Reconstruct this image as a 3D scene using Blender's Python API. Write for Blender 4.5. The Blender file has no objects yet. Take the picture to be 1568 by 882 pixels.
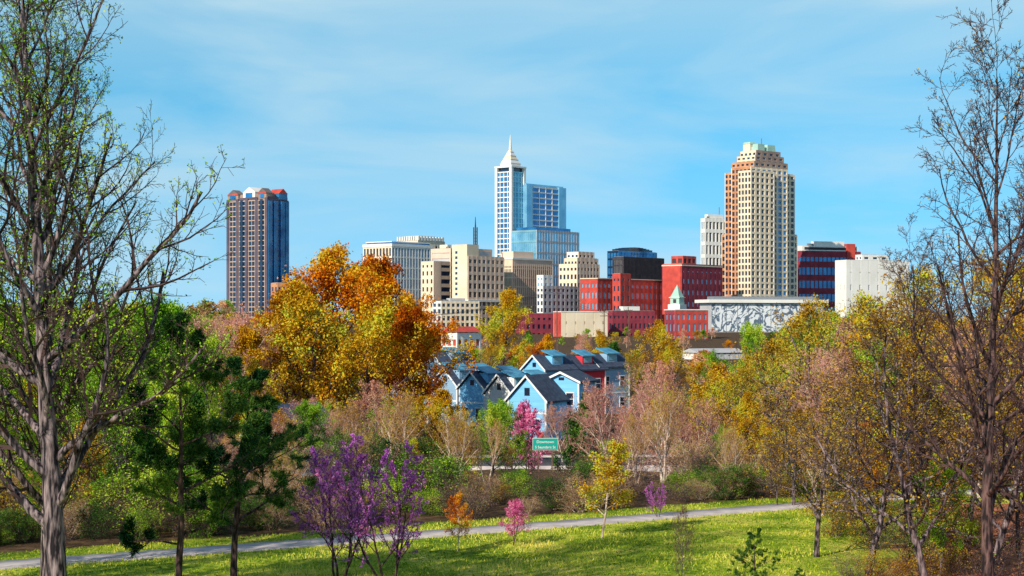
import bpy, math, numpy as np
from mathutils import Vector
R=math.radians
scene=bpy.context.scene
F=2600.0; HC=9.2; HY=490.0     # focal length in survey units, eye height, horizon row
def X(a,d): return (a-784.0)/F*d
def Z(b,d): return HC+(HY-b)/F*d
# ------------------------------------------------------------------ terrain
def terr(x,y):
    x=np.asarray(x,float); y=np.asarray(y,float)
    t=np.clip(1-y/58.0,0,None)
    z=7.6*np.minimum(t,1.6)**1.5
    z=z-4.8*np.clip((y-92)/50,0,1)**2*(3-2*np.clip((y-92)/50,0,1))
    z=z+7.5*np.clip((y-300)/900,0,1)
    n=0.18*np.sin(x*0.21+1.3)*np.sin(y*0.17)+0.1*np.sin(x*.53+y*.41)
    fade=np.clip((y-95)/20,0,1)+np.clip((48-y)/20,0,1)
    return z+n*fade
def tz(x,y): return float(terr(x,y))
# ------------------------------------------------------------------ materials
def newmat(name):
    m=bpy.data.materials.new(name); m.use_nodes=True
    nt=m.node_tree; nt.nodes.clear()
    out=nt.nodes.new('ShaderNodeOutputMaterial')
    return m,nt,out
def N(nt,t,**k):
    n=nt.nodes.new(t)
    for a,b in k.items(): setattr(n,a,b)
    return n
def ramp(nt,stops):
    r=N(nt,'ShaderNodeValToRGB'); e=r.color_ramp.elements
    e[0].position=stops[0][0]; e[0].color=(*stops[0][1],1)
    e[1].position=stops[-1][0]; e[1].color=(*stops[-1][1],1)
    for p,c in stops[1:-1]:
        q=e.new(p); q.color=(*c,1)
    return r
def solid(name,c1,c2=None,scale=1.0,rough=0.85,bump=0.0,metal=0.0,detail=6,stretch=(1,1,1),spec=0.3,lo=.32,hi=.68):
    m,nt,out=newmat(name)
    b=N(nt,'ShaderNodeBsdfPrincipled'); b.inputs['Roughness'].default_value=rough
    b.inputs['Metallic'].default_value=metal; b.inputs['Specular IOR Level'].default_value=spec
    if c2 is None: c2=tuple(v*0.78 for v in c1)
    tc=N(nt,'ShaderNodeTexCoord'); mp=N(nt,'ShaderNodeMapping'); mp.inputs['Scale'].default_value=stretch
    nt.links.new(tc.outputs['Object'],mp.inputs['Vector'])
    no=N(nt,'ShaderNodeTexNoise'); no.inputs['Scale'].default_value=scale; no.inputs['Detail'].default_value=detail
    nt.links.new(mp.outputs[0],no.inputs['Vector'])
    r=ramp(nt,[(lo,c2),(hi,c1)])
    nt.links.new(no.outputs['Fac'],r.inputs[0]); nt.links.new(r.outputs[0],b.inputs['Base Color'])
    if bump:
        bp=N(nt,'ShaderNodeBump'); bp.inputs['Strength'].default_value=bump; bp.inputs['Distance'].default_value=0.05
        nt.links.new(no.outputs['Fac'],bp.inputs['Height']); nt.links.new(bp.outputs[0],b.inputs['Normal'])
    nt.links.new(b.outputs[0],out.inputs[0]); return m
def leafmat(name,cols,trans=0.28,var=0.3):
    m,nt,out=newmat(name)
    at=N(nt,'ShaderNodeAttribute',attribute_name='v')
    oi=N(nt,'ShaderNodeObjectInfo')
    ma=N(nt,'ShaderNodeMath',operation='MULTIPLY_ADD'); ma.inputs[1].default_value=var; 
    nt.links.new(oi.outputs['Random'],ma.inputs[0]); nt.links.new(at.outputs['Fac'],ma.inputs[2])
    su=N(nt,'ShaderNodeMath',operation='SUBTRACT'); su.inputs[1].default_value=var/2
    nt.links.new(ma.outputs[0],su.inputs[0])
    k=len(cols); r=ramp(nt,[(0.08+0.84*i/(k-1),c) for i,c in enumerate(cols)])
    nt.links.new(su.outputs[0],r.inputs[0])
    d=N(nt,'ShaderNodeBsdfDiffuse'); t=N(nt,'ShaderNodeBsdfTranslucent'); mx=N(nt,'ShaderNodeMixShader'); mx.inputs[0].default_value=trans
    nt.links.new(r.outputs[0],d.inputs[0]); nt.links.new(r.outputs[0],t.inputs[0])
    nt.links.new(d.outputs[0],mx.inputs[1]); nt.links.new(t.outputs[0],mx.inputs[2]); nt.links.new(mx.outputs[0],out.inputs[0])
    return m
M={}
M['bark']=solid('bark_grey',(0.34,0.25,0.26),(0.012,0.008,0.012),3.2,bump=1.0,stretch=(3.2,3.2,0.55),lo=.43,hi=.66,detail=9)
M['barkdark']=solid('bark_dark',(0.18,0.10,0.09),(0.015,0.009,0.010),4,bump=0.9,stretch=(3,3,0.6),lo=.42,hi=.66)
M['barkwhite']=solid('bark_pale',(0.86,0.70,0.58),(0.30,0.18,0.15),3,bump=0.3,stretch=(2,2,0.7))
M['twig']=solid('twig_brown',(0.11,0.06,0.055),(0.035,0.018,0.024),2)
M['twigpink']=solid('twig_pink',(0.62,0.30,0.25),(0.28,0.12,0.12),0.5)
M['twigtan']=solid('twig_tan',(0.62,0.38,0.19),(0.26,0.13,0.07),0.5)
M['twigpurple']=solid('twig_purple',(0.14,0.06,0.12),(0.06,0.02,0.05),1)
M['Lorange']=leafmat('leaves_orange',[(0.20,0.03,0.006),(0.62,0.13,0.006),(0.86,0.32,0.01),(0.72,0.56,0.03)])
M['Lgold']=leafmat('leaves_gold',[(0.26,0.09,0.006),(0.62,0.28,0.01),(0.80,0.54,0.03),(0.50,0.60,0.05)])
M['Lolive']=leafmat('leaves_olive',[(0.12,0.05,0.008),(0.42,0.20,0.015),(0.68,0.42,0.03),(0.42,0.48,0.05)])
M['Lgreen']=leafmat('leaves_green',[(0.025,0.08,0.010),(0.13,0.32,0.015),(0.34,0.58,0.03),(0.66,0.70,0.06)])
M['Ldark']=leafmat('leaves_evergreen',[(0.008,0.028,0.010),(0.025,0.09,0.016),(0.08,0.19,0.025),(0.20,0.30,0.04)],0.2)
M['Lpine']=leafmat('pine_needles',[(0.006,0.022,0.014),(0.016,0.07,0.025),(0.07,0.18,0.03),(0.24,0.34,0.05)],0.2)
M['Lpurple']=leafmat('redbud_blossom',[(0.30,0.06,0.38),(0.60,0.16,0.66),(0.86,0.32,0.80),(0.90,0.18,0.40)])
M['Lmagenta']=leafmat('blossom_magenta',[(0.42,0.05,0.20),(0.78,0.14,0.36),(0.88,0.32,0.50)])
M['Lpink']=leafmat('buds_pink',[(0.42,0.13,0.10),(0.76,0.33,0.22),(0.88,0.48,0.32),(0.74,0.52,0.16)])
M['Lbrush']=leafmat('brush_leaves',[(0.08,0.035,0.025),(0.28,0.13,0.07),(0.52,0.28,0.11),(0.26,0.36,0.05)])
# ------------------------------------------------------------------ mesh helpers
def mesh_quads(name,V,Q,mi,mats,smooth=None,vv=None):
    me=bpy.data.meshes.new(name)
    V=np.ascontiguousarray(V,np.float32); Q=np.ascontiguousarray(Q,np.int32)
    me.vertices.add(len(V)); me.vertices.foreach_set('co',V.ravel())
    me.loops.add(Q.size); me.loops.foreach_set('vertex_index',Q.ravel())
    me.polygons.add(len(Q)); me.polygons.foreach_set('loop_start',np.arange(0,Q.size,4,dtype=np.int32))
    me.polygons.foreach_set('material_index',np.ascontiguousarray(mi,np.int32))
    if smooth is not None: me.polygons.foreach_set('use_smooth',np.ascontiguousarray(smooth,bool))
    if vv is not None:
        a=me.attributes.new('v','FLOAT','FACE'); a.data.foreach_set('value',np.ascontiguousarray(vv,np.float32))
    for m in mats: me.materials.append(m)
    me.update(calc_edges=True); return me
def nrm(a): return a/np.maximum(np.linalg.norm(a,axis=-1,keepdims=True),1e-9)
def tubes(P,Rd,s):
    Nn,n,_=P.shape
    T=nrm(np.gradient(P,axis=1)); mean=nrm(P[:,-1]-P[:,0])
    ref=np.where(np.abs(mean[:,2:3])<0.75,np.array([[0,0,1.]]),np.array([[1.,0.05,0]]))[:,None,:]
    U=nrm(np.cross(T,np.broadcast_to(ref,T.shape))); W=np.cross(T,U)
    a=np.arange(s)*2*np.pi/s
    V=P[:,:,None,:]+Rd[:,:,None,None]*(U[:,:,None,:]*np.cos(a)[None,None,:,None]+W[:,:,None,:]*np.sin(a)[None,None,:,None])
    i=np.arange(Nn)[:,None,None]*(n*s); j=np.arange(n-1)[None,:,None]*s; k=np.arange(s)[None,None,:]; k2=(k+1)%s
    Q=np.stack([i+j+k,i+j+k2,i+j+s+k2,i+j+s+k],-1).reshape(-1,4)
    return V.reshape(-1,3),Q
def run(rng,P,D,L,Rr,n,wob,trop,taper):
    pts=[P]; d=D.copy(); 
    for i in range(n-1):
        d=nrm(d+rng.normal(0,wob,d.shape)+np.array([0,0,trop])); P=P+d*(L/(n-1))[:,None]; pts.append(P)
    t=np.linspace(0,1,n)[None,:]
    return np.stack(pts,1),Rr[:,None]*(1-(1-taper)*t)
def kids(rng,pts,rad,m,tmin,tmax,ang,angsd):
    Nn,n,_=pts.shape
    k=np.arange(m)[None,:]; t=tmin+(tmax-tmin)*(k+rng.random((Nn,m)))/m
    f=t*(n-1); i=np.minimum(f.astype(int),n-2); w=f-i; r=np.arange(Nn)[:,None]
    a=pts[r,i]; b=pts[r,i+1]; pos=a+(b-a)*w[...,None]; tan=nrm(b-a); rr=rad[r,i]*(1-w)+rad[r,i+1]*w
    az=k*2.4+rng.random((Nn,1))*6.28+rng.normal(0,.35,(Nn,m))
    ref=np.where(np.abs(tan[...,2:3])<0.8,np.array([0,0,1.]),np.array([1.,0,0]))
    u=nrm(np.cross(tan,ref)); v=np.cross(tan,u)
    perp=u*np.cos(az)[...,None]+v*np.sin(az)[...,None]
    A=np.radians(ang(t) if callable(ang) else ang)+rng.normal(0,np.radians(angsd),(Nn,m))
    d=tan*np.cos(A)[...,None]+perp*np.sin(A)[...,None]
    return pos.reshape(-1,3),nrm(d).reshape(-1,3),rr.reshape(-1),t.reshape(-1)
def tree(name,seed,H,r0,lv,prof,bark,twig,leaf=None,trunks=1,tspread=0.25,twob=0.05,tn=14,
         leafn=0,leafs=0.1,leafsp=0.3,needle=False,leaflv=(3,),minr=0.006,clump=1.2,barklv=2,jit=0.35,asp=0.6):
    rng=np.random.default_rng(seed)
    D=np.zeros((trunks,3)); D[:,2]=1
    if trunks>1:
        az=np.arange(trunks)*6.28/trunks+rng.random()*6
        D[:,0]=np.cos(az)*tspread; D[:,1]=np.sin(az)*tspread
    D=nrm(D); L=H*(1-0.12*rng.random(trunks)*(trunks>1)); P0=np.zeros((trunks,3)); P0[:,:2]=D[:,:2]*0.3; P0[:,2]=-0.3
    pts,rad=run(rng,P0,D,L*np.ones(trunks),np.full(trunks,r0),tn,twob,0.05,0.08)
    rad[:,0]*=1.35
    V=[];Q=[];MI=[];SM=[];VV=[];off=0
    def add(v,q,mi,sm,vv):
        nonlocal off
        V.append(v);Q.append(q+off);off+=len(v);MI.append(np.full(len(q),mi));SM.append(np.full(len(q),sm));VV.append(vv if vv is not None else np.zeros(len(q)))
    v,q=tubes(pts,rad,9); add(v,q,0,True,None)
    levels=[(pts,rad,L*np.ones(trunks))]
    for li,(m,ratio,ang,sd,wob,trop,n,tmin) in enumerate(lv,1):
        pp,pr,pl=levels[-1]
        p,d,rr,t=kids(rng,pp,pr,m,tmin,1.0,ang,sd)
        Lp=np.repeat(pl,m)
        if li==1: Lk=H*ratio*prof(t)*rng.uniform(1-jit,1+jit*.5,len(t))
        else: Lk=Lp*ratio*(1-0.45*t)*rng.uniform(1-jit,1+jit,len(t))
        rk=np.maximum(np.minimum(rr*0.62,Lk*0.02+0.004),minr)
        pk,rd=run(rng,p,d,Lk,rk,n,wob,trop,0.3)
        rd=np.maximum(rd,minr*0.8)
        v,q=tubes(pk,rd,6 if li==1 else 3); add(v,q,0 if li<=barklv else 1,li==1,None)
        levels.append((pk,rd,Lk))
    if leaf and leafn:
        srcs=[levels[i] for i in leaflv if i<len(levels)]
        A=[];Dd=[]
        tot=sum(len(s[0]) for s in srcs)
        for s in srcs:
            cnt=int(leafn*len(s[0])/tot); idx=rng.integers(0,len(s[0]),cnt); n=s[0].shape[1]
            keep=rng.random(len(s[0]))>.28; idx=idx[keep[idx]]; cnt=len(idx)   # some twigs stay bare
            f=(rng.random(cnt)**0.6)*(n-1.001); i=f.astype(int); w=(f-i)[:,None]
            a=s[0][idx,i]; b=s[0][idx,i+1]; A.append(a+(b-a)*w); Dd.append(nrm(b-a))
        c=np.concatenate(A); dd=np.concatenate(Dd); cnt=len(c)
        if needle:
            dr=nrm(dd*0.6+rng.normal(0,.7,(cnt,3))+np.array([0,0,.15])); sz=leafs*rng.uniform(.6,1.2,cnt)[:,None]
            side=nrm(np.cross(dr,rng.normal(0,1,(cnt,3))))*leafs*0.06*asp
            c=c+rng.normal(0,leafsp,(cnt,3)); 
            quad=np.stack([c-side,c+side,c+dr*sz+side*.5,c+dr*sz-side*.5],1)
        else:
            c=c+rng.normal(0,leafsp,(cnt,3)); nn=nrm(rng.normal(0,1,(cnt,3))+np.array([0,0,.5])); u=nrm(np.cross(nn,rng.normal(0,1,(cnt,3)))); w=np.cross(nn,u)
            sz=leafs*rng.uniform(.5,1.35,cnt)[:,None]
            quad=np.stack([c-u*sz,c+w*sz*asp+u*sz*.1,c+u*sz,c-w*sz*asp+u*sz*.15],1)
        ph=rng.random(6)*6
        cl=np.sin(c[:,0]*clump+ph[0]+np.sin(c[:,1]*clump*1.3+ph[3]))*np.sin(c[:,1]*clump*.9+ph[1])+np.sin(c[:,2]*clump*1.1+ph[2]+c[:,0]*clump*.6)*.7
        vv=np.clip(0.52+0.22*cl+rng.normal(0,.19,cnt),0.02,.98)
        q=np.arange(cnt*4).reshape(-1,4); add(quad.reshape(-1,3),q,2,False,vv)
    mats=[M[bark],M[twig]]+([M[leaf]] if leaf else [])
    return mesh_quads(name,np.concatenate(V),np.concatenate(Q),np.concatenate(MI),mats,np.concatenate(SM),np.concatenate(VV))
def p_round(t): return np.clip(1.25-0.95*np.abs(t-0.42)*1.7,0.25,1.2)
def p_up(t): return np.clip(1.1-0.85*t,0.15,1)
def p_tall(t): return np.clip(1.12-0.62*t,0.15,1)
def a_round(t): return 78-50*t
T={}
def std(name,seed,leaf,bark='barkdark',twig='twig',leafn=14000,leafs=.16,leafsp=.28,**k):
    lv=k.pop('lv',[(17,.40,a_round,9,.11,.05,7,.22),(7,.50,48,12,.14,.04,5,.2),(5,.5,45,14,.15,.04,4,.2),(3,.55,42,15,.16,.03,3,.2)])
    return tree(name,seed,10,k.pop('r0',.2),lv,k.pop('prof',p_round),bark,twig,leaf,leafn=leafn,leafs=leafs,leafsp=leafsp,leaflv=k.pop('leaflv',(2,3,4)),**k)
T['orange']=[std('orange_tree_mesh',s,'Lorange',leafn=30000,leafs=.09,leafsp=.18) for s in (1,2)]
T['gold']=[std('gold_tree_mesh',s,'Lgold',leafn=n,leafs=.09,leafsp=.18) for s,n in ((3,26000),(4,15000),(14,7500))]
T['olive']=[std('olive_tree_mesh',s,'Lolive',leafn=n,leafs=.07,leafsp=.14,bark='bark',twig=tw) for s,n,tw in ((5,9500,'twig'),(6,6000,'twigtan'))]
T['green']=[std('green_tree_mesh',s,'Lgreen',leafn=n,leafs=.08,leafsp=.18,bark='bark') for s,n in ((7,24000),(8,14000))]
barelv=[(20,.42,lambda t:58-28*t,9,.10,.10,7,.15),(8,.5,40,10,.11,.07,5,.15),(6,.5,38,12,.13,.06,4,.15),(4,.55,35,14,.13,.05,3,.15)]
palelv=[(15,.42,lambda t:50-22*t,9,.10,.10,7,.28),(8,.48,40,10,.11,.07,5,.15),(6,.5,38,12,.13,.06,4,.15),(3,.55,35,14,.13,.05,3,.15)]
T['pink']=[std('pink_twig_tree_mesh',s,'Lpink',bark='barkwhite',twig='twigpink',leafn=8000,leafs=.055,leafsp=.1,lv=barelv,minr=.010,trunks=tk,barklv=1,r0=.15) for s,tk in ((9,2),(10,1))]
T['tan']=[std('tan_twig_tree_mesh',s,'Lgold',bark='barkwhite',twig='twigtan',leafn=6000,leafs=.06,leafsp=.1,lv=palelv,minr=.010,trunks=tk,tspread=.3,barklv=1,r0=.19) for s,tk in ((11,3),(12,2))]
T['bare']=[std('bare_small_tree_mesh',s,'Lbrush',bark='bark',twig='twig',leafn=1500,leafs=.06,leafsp=.1,lv=barelv,minr=.009,barklv=2,r0=.13) for s in (15,16)]
T['dark']=[std('evergreen_mesh',17,'Ldark',leafn=30000,leafs=.11,leafsp=.2,prof=lambda t:np.clip(1.15-.85*t,.2,1),lv=[(26,.36,75,9,.1,.04,6,.06),(7,.5,50,12,.14,.04,4,.1),(5,.5,45,14,.15,.04,3,.2)],leaflv=(1,2,3))]
T['brush']=[tree('brush_mesh',s,6,.05,[(12,.5,45,15,.15,.05,6,.05),(7,.5,45,15,.15,.03,4,.1),(5,.5,42,15,.15,.03,3,.1)],p_round,bk,tw,lf,trunks=5,tspread=.6,twob=.12,tn=8,leafn=n,leafs=.08,leafsp=.2,leaflv=(1,2,3),minr=.009) for s,n,tw,lf,bk in ((21,4500,'twigtan','Lbrush','barkwhite'),(22,12000,'twig','Ldark','twig'),(23,9000,'twig','Lgreen','twig'),(24,1500,'twig','Lbrush','bark'),(25,7000,'twig','Lolive','bark'))]
rblv=[(11,.42,lambda t:48-12*t,10,.12,.07,7,.22),(6,.45,42,10,.13,.06,5,.15),(5,.45,40,12,.14,.05,4,.1)]
T['redbud']=[tree('redbud_mesh',s,6,.065,rblv,p_up,'barkdark','twigpurple','Lpurple',trunks=4,tspread=.42,twob=.09,leafn=11000,leafs=.046,leafsp=.035,leaflv=(1,2,3),minr=.008,clump=2,barklv=1) for s in (31,32)]
T['magenta']=[tree('magenta_mesh',33,6,.07,rblv,p_round,'barkdark','twigpurple','Lmagenta',trunks=2,tspread=.3,twob=.08,leafn=8000,leafs=.08,leafsp=.1,leaflv=(1,2,3),minr=.008,clump=2)]
T['young']=[tree('young_mesh',s,6,.07,[(16,.36,60,8,.08,.08,6,.25),(7,.5,40,10,.12,.05,4,.15),(5,.5,40,12,.14,.04,3,.15)],p_up,'barkwhite','twigtan',lf,leafn=7000,leafs=.065,leafsp=.13,leaflv=(1,2,3),minr=.008,clump=2) for s,lf in ((34,'Lgold'),(35,'Lorange'))]
pinelv=[(20,.42,lambda t:82-35*t,10,.12,.05,7,.26),(6,.42,50,12,.12,.10,5,.4),(4,.4,45,12,.1,.1,3,.4)]
T['pine']=[tree('pine_mesh',s,9,.14,pinelv,p_up,'barkdark','twig','Lpine',leafn=46000,leafs=.2,leafsp=.03,needle=True,leaflv=(2,3,3),minr=.008,clump=1.6,asp=.95,barklv=1,jit=.5) for s in (36,37)]
T['far']=[std('far_tree_mesh',40+i,lf,leafn=n,leafs=.2,leafsp=.33,lv=[(13,.42,a_round,9,.11,.05,5,.2),(6,.5,48,12,.14,.04,4,.2),(4,.5,45,14,.15,.04,3,.2)],leaflv=(2,3),minr=.02,bark=bk,twig=tw) for i,(lf,n,bk,tw) in enumerate((('Lgold',6000,'barkdark','twig'),('Lolive',5000,'bark','twigtan'),('Lgreen',6500,'bark','twig'),('Lpink',3000,'barkwhite','twigpink'),('Lorange',6500,'barkdark','twig'),('Ldark',8000,'twig','twig'),('Lbrush',3000,'barkwhite','twigpink')))]
# ------------------------------------------------------------------ placing trees
coll=scene.collection
rg=np.random.default_rng(77)
def bbox_top(me):
    a=np.empty(len(me.vertices)*3,np.float32); me.vertices.foreach_get('co',a); return float(np.percentile(a.reshape(-1,3)[:,2],99.8))
TOP={}
def put(kind,name,a,top,d,wf=1.0,var=None,parent=None,rot=None):
    ms=T[kind]; me=ms[(var if var is not None else rg.integers(0,len(ms)))%len(ms)]
    if me.name not in TOP: TOP[me.name]=bbox_top(me)
    x=X(a,d); zb=tz(x,d); h=Z(top,d)-zb; s=h/TOP[me.name]
    o=bpy.data.objects.new(name,me); coll.objects.link(o)
    o.location=(x,d,zb-.05); o.scale=(s*wf,s*wf,s); o.rotation_euler=(0,0,rot if rot is not None else rg.random()*6.28)
    if parent: o.parent=parent
    return o
def empty(name,loc=(0,0,0),rz=0):
    e=bpy.data.objects.new(name,None); e.empty_display_size=1; coll.objects.link(e); e.location=loc; e.rotation_euler=(0,0,rz); return e
leftlv=[(32,.39,lambda t:54-16*t,9,.10,.07,9,.16),(10,.42,42,11,.12,.07,6,.12),(7,.42,42,13,.14,.05,5,.12),(5,.45,40,14,.14,.04,3,.15)]
meL=tree('tall_tree_mesh',101,18,.30,leftlv,p_tall,'bark','twig','Lgreen',leafn=26000,leafs=.036,leafsp=.06,leaflv=(3,4),minr=.0075,twob=.022,tn=22,barklv=1)
rlv=[(26,.37,lambda t:52-18*t,9,.11,.08,9,.2),(9,.44,42,11,.12,.07,6,.15),(7,.42,42,13,.14,.05,5,.12),(5,.45,40,14,.14,.04,3,.15)]
meR=tree('tall_tree_mesh_b',105,15.5,.19,rlv,p_tall,'barkdark','twig','Lolive',leafn=3000,leafs=.03,leafsp=.05,leaflv=(4,),minr=.008,twob=.025,tn=22,barklv=1)
meR2=tree('tall_tree_mesh_c',108,11,.14,[(16,.42,lambda t:70-30*t,10,.15,.05,9,.2),(8,.45,48,13,.16,.04,6,.15),(6,.45,45,13,.17,.03,5,.12),(4,.5,42,14,.16,.03,3,.15)],p_round,'bark','twig','Lolive',leafn=9000,leafs=.042,leafsp=.09,leaflv=(3,4),minr=.008,twob=.05,tn=18,barklv=2)
def putm(me,name,a,d,s=1,rot=0,wf=1):
    x=X(a,d); o=bpy.data.objects.new(name,me); coll.objects.link(o); o.location=(x,d,tz(x,d)-.05); o.scale=(s*wf,s*wf,s); o.rotation_euler=(0,0,rot); return o
putm(meL,'tall_bare_tree',92,42,1.0,0.4)
putm(meL,'tall_bare_tree',70,47,.9,2.9,.8)
putm(meR,'bare_tree',1520,46,1.0,1.0)
putm(meR2,'bare_tree',1425,53,.84,2.0,1.25)
putm(meR2,'bare_tree',1515,58,.88,4.1,1.25)
putm(meR2,'bare_tree',1325,58,.74,5.3,1.35)
putm(meR2,'bare_tree',1250,66,.64,3.3,1.3)
putm(meR,'bare_tree',1600,54,.86,3.0)
putm(meR,'bare_tree',1400,62,.74,4.4,1.2)
# unseen leafy trees, added left of the view to cast shade on the meadow
for xx,yy,s in ((-19,44,1.35),(-17.5,50,1.1),(-22,52,1.3)):
    o=bpy.data.objects.new('maple_tree',T['green'][0]); coll.objects.link(o); o.location=(xx,yy,tz(xx,yy)-.05); o.scale=(s*.75,s*.75,s); o.rotation_euler=(0,0,xx)
put('pine','pine_tree',272,478,52,.95,0,rot=.5); put('pine','pine_tree',356,545,58,1.15,1,rot=2.5)
put('pine','pine_tree',1158,808,55,1.1,1); put('pine','pine_tree',1225,868,53,1.0,0)
L=[('orange','oak_tree',520,376,190,1.0,0),('orange','oak_tree',600,392,205,.9,1),('gold','oak_tree',430,440,172,1.05,0),
('orange','oak_tree',645,450,196,.95,0),('gold','oak_tree',478,430,168,.95,1),('orange','oak_tree',395,480,200,.8,1),('gold','oak_tree',560,455,170,1.0,1),('gold','oak_tree',385,500,160,.9,0),('orange','oak_tree',620,470,176,.8,1),
('green','maple_tree',25,460,95,.9,0),('green','maple_tree',120,448,112,.9,1),('green','maple_tree',200,450,100,.9,0),('green','maple_tree',262,470,120,.9,1),
('green','maple_tree',322,505,108,.8,0),('gold','maple_tree',60,560,84,.8,2),('green','maple_tree',-20,500,80,.8,1),('green','maple_tree',165,550,82,.8,1),('green','maple_tree',70,500,88,.8,0),('green','maple_tree',385,610,100,.7,1),
('dark','evergreen_tree',290,600,86,.8,0),('dark','evergreen_tree',215,660,80,.8,0),('green','maple_tree',240,590,84,.8,0),('gold','maple_tree',130,640,78,.8,1),
('pink','budding_tree',440,600,125,.9,0),('pink','budding_tree',575,580,118,.9,1),('tan','birch_tree',610,600,110,.9,0),('green','maple_tree',482,612,104,.95,0),
('tan','birch_tree',530,610,116,.8,0),('gold','maple_tree',650,606,114,.9,1),('gold','maple_tree',690,595,112,.9,0),('tan','birch_tree',700,625,93,.8,0),('green','maple_tree',755,612,118,.8,1),
('green','maple_tree',785,612,122,.8,0),('tan','birch_tree',745,640,94,.7,1),('magenta','blossoming_tree',812,612,140,.8,0),
('dark','evergreen_tree',886,602,135,.8,0),('bare','bare_tree',820,700,95,.9,0),('olive','oak_tree',770,680,97,.9,1),
('pink','budding_tree',950,572,126,.95,0),('pink','budding_tree',1020,552,120,.95,1),('tan','birch_tree',1015,585,98,.85,1),('gold','maple_tree',1075,570,128,.9,1),('tan','birch_tree',975,630,97,.7,0),
('pink','budding_tree',1060,600,118,.9,0),('olive','oak_tree',1125,560,112,.95,0),('olive','oak_tree',1180,515,125,1.0,0),('gold','oak_tree',1150,600,100,.8,1),
('olive','oak_tree',1240,455,112,.95,0),('gold','oak_tree',1300,450,120,.9,2),('olive','oak_tree',1370,430,100,.9,1),('gold','oak_tree',1440,410,105,.9,2),('olive','oak_tree',1530,390,92,.9,0),('gold','oak_tree',1590,400,84,.9,2),
('olive','oak_tree',1215,620,84,.95,0),('olive','oak_tree',1300,570,78,1.0,0),('gold','oak_tree',1390,560,72,.9,2),('olive','oak_tree',1480,540,70,1.0,1),('tan','birch_tree',1260,640,80,.8,0),('olive','oak_tree',1560,600,66,.9,0),('orange','oak_tree',1345,640,80,.8,1),('gold','maple_tree',1180,640,88,.8,1),
('green','maple_tree',1440,700,60,.8,0),('tan','birch_tree',1120,650,92,.7,0),('bare','bare_tree',1190,660,84,.9,1),('green','maple_tree',1100,650,104,.8,1),('pink','budding_tree',1280,520,100,.9,0),('green','maple_tree',1360,520,94,.9,1),('pink','budding_tree',1500,500,88,.9,1),
('redbud','redbud_tree',596,664,57,.85,0),('redbud','redbud_tree',520,668,60,.85,1),('redbud','redbud_tree',1008,735,79,.8,0),
('magenta','blossoming_tree',786,762,69,1.0,0),('young','young_maple_tree',700,752,67.5,1.0,1),('young','young_maple_tree',921,674,71.5,1.25,0),
('bare','sapling',1045,765,58,.6,0),('green','maple_tree',890,705,92,.8,1),('tan','birch_tree',440,690,84,.9,0),('tan','birch_tree',30,720,74,.9,0),('tan','birch_tree',110,740,76,.9,1),('bare','bare_tree',390,670,88,.7,1),('pink','budding_tree',330,650,86,.8,0),('tan','birch_tree',560,660,92,.8,1),('gold','maple_tree',640,670,90,.9,2),
('gold','maple_tree',766,443,330,.8,0),('gold','maple_tree',1000,490,300,.9,1),('green','maple_tree',1162,493,290,.8,0),('orange','maple_tree',830,512,290,.9,0),
('dark','evergreen_tree',950,524,270,.8,0),('gold','maple_tree',925,505,310,.8,1),('gold','maple_tree',1035,524,262,.9,1),('pink','budding_tree',885,510,320,.9,1),('olive','oak_tree',745,530,300,1.1,0),('green','maple_tree',720,530,310,.9,0),
('green','maple_tree',1100,535,280,1.1,1),('olive','oak_tree',975,540,240,.9,0)]
for k,n,a,t,d,w,v in L: put(k,n,a,t,d,w,v)
ug=empty('undergrowth')
for i in range(260):
    band=rg.random()<.35
    x=rg.uniform(-30,38); y=75+.62*x+(rg.uniform(4.2,8) if band else rg.uniform(7,32))
    a=784+F*x/y
    top=HY+F*(HC-(tz(x,y)+(rg.uniform(.8,2.0) if band else rg.uniform(1.0,3.2))))/y
    if 790<a<905 and top<712: top=rg.uniform(712,740)
    if (690<a<760 or 970<a<1050) and top<720: top=rg.uniform(720,745)
    put('brush','brush_clump',a,top,y,rg.uniform(.9,1.5),int(rg.choice([0,0,1,1,2,2,3,3,4])),ug)
for a,y,h in [(1360,57,1.5),(1300,60,1.1),(1430,56,1.8),(1500,55,1.6),(1560,57,2.2),(1460,62,2.2),(650,55,.7),(695,54.5,.6),(1280,72,2.2),(1340,68,2.4),(1400,64,2.4),(1520,64,2.8)]:
    put('brush','brush_clump',a,HY+F*(HC-(tz(X(a,y),y)+h))/y,y,1.3,int(rg.choice([3,4,3])),ug)
dt=empty('distant_trees')
for i in range(430):
    a=rg.uniform(-120,1690); near=rg.random()>.75; d=rg.uniform(255,1050) if not near else rg.uniform(135,255)
    x=X(a,d)
    if 590<a<960 and 185<d<290: continue
    lim=540-28*(d-255)/800
    if a<370: lim=480
    elif a>1220: lim=482
    elif a<670: lim=505
    if 590<a<1110 and d<255: lim=655 if d<190 else 600
    if 370<=a<=700 and d<200: lim=610
    top=lim+rg.uniform(-4,28)
    if a<370: top=lim+rg.uniform(-22,25)
    if Z(top,d)-tz(x,d)<3.5: top=HY+F*(HC-(tz(x,d)+rg.uniform(4,6)))/d
    if near: put(str(rg.choice(['pink','gold','tan','pink','green','green'])),'tree_clump',a,top,d,rg.uniform(.9,1.3),None,dt)
    else: put('far','tree_clump',a,top,d,rg.uniform(.9,1.35),int(rg.choice([0,0,1,2,2,3,4,5,2,6])),dt)
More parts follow.
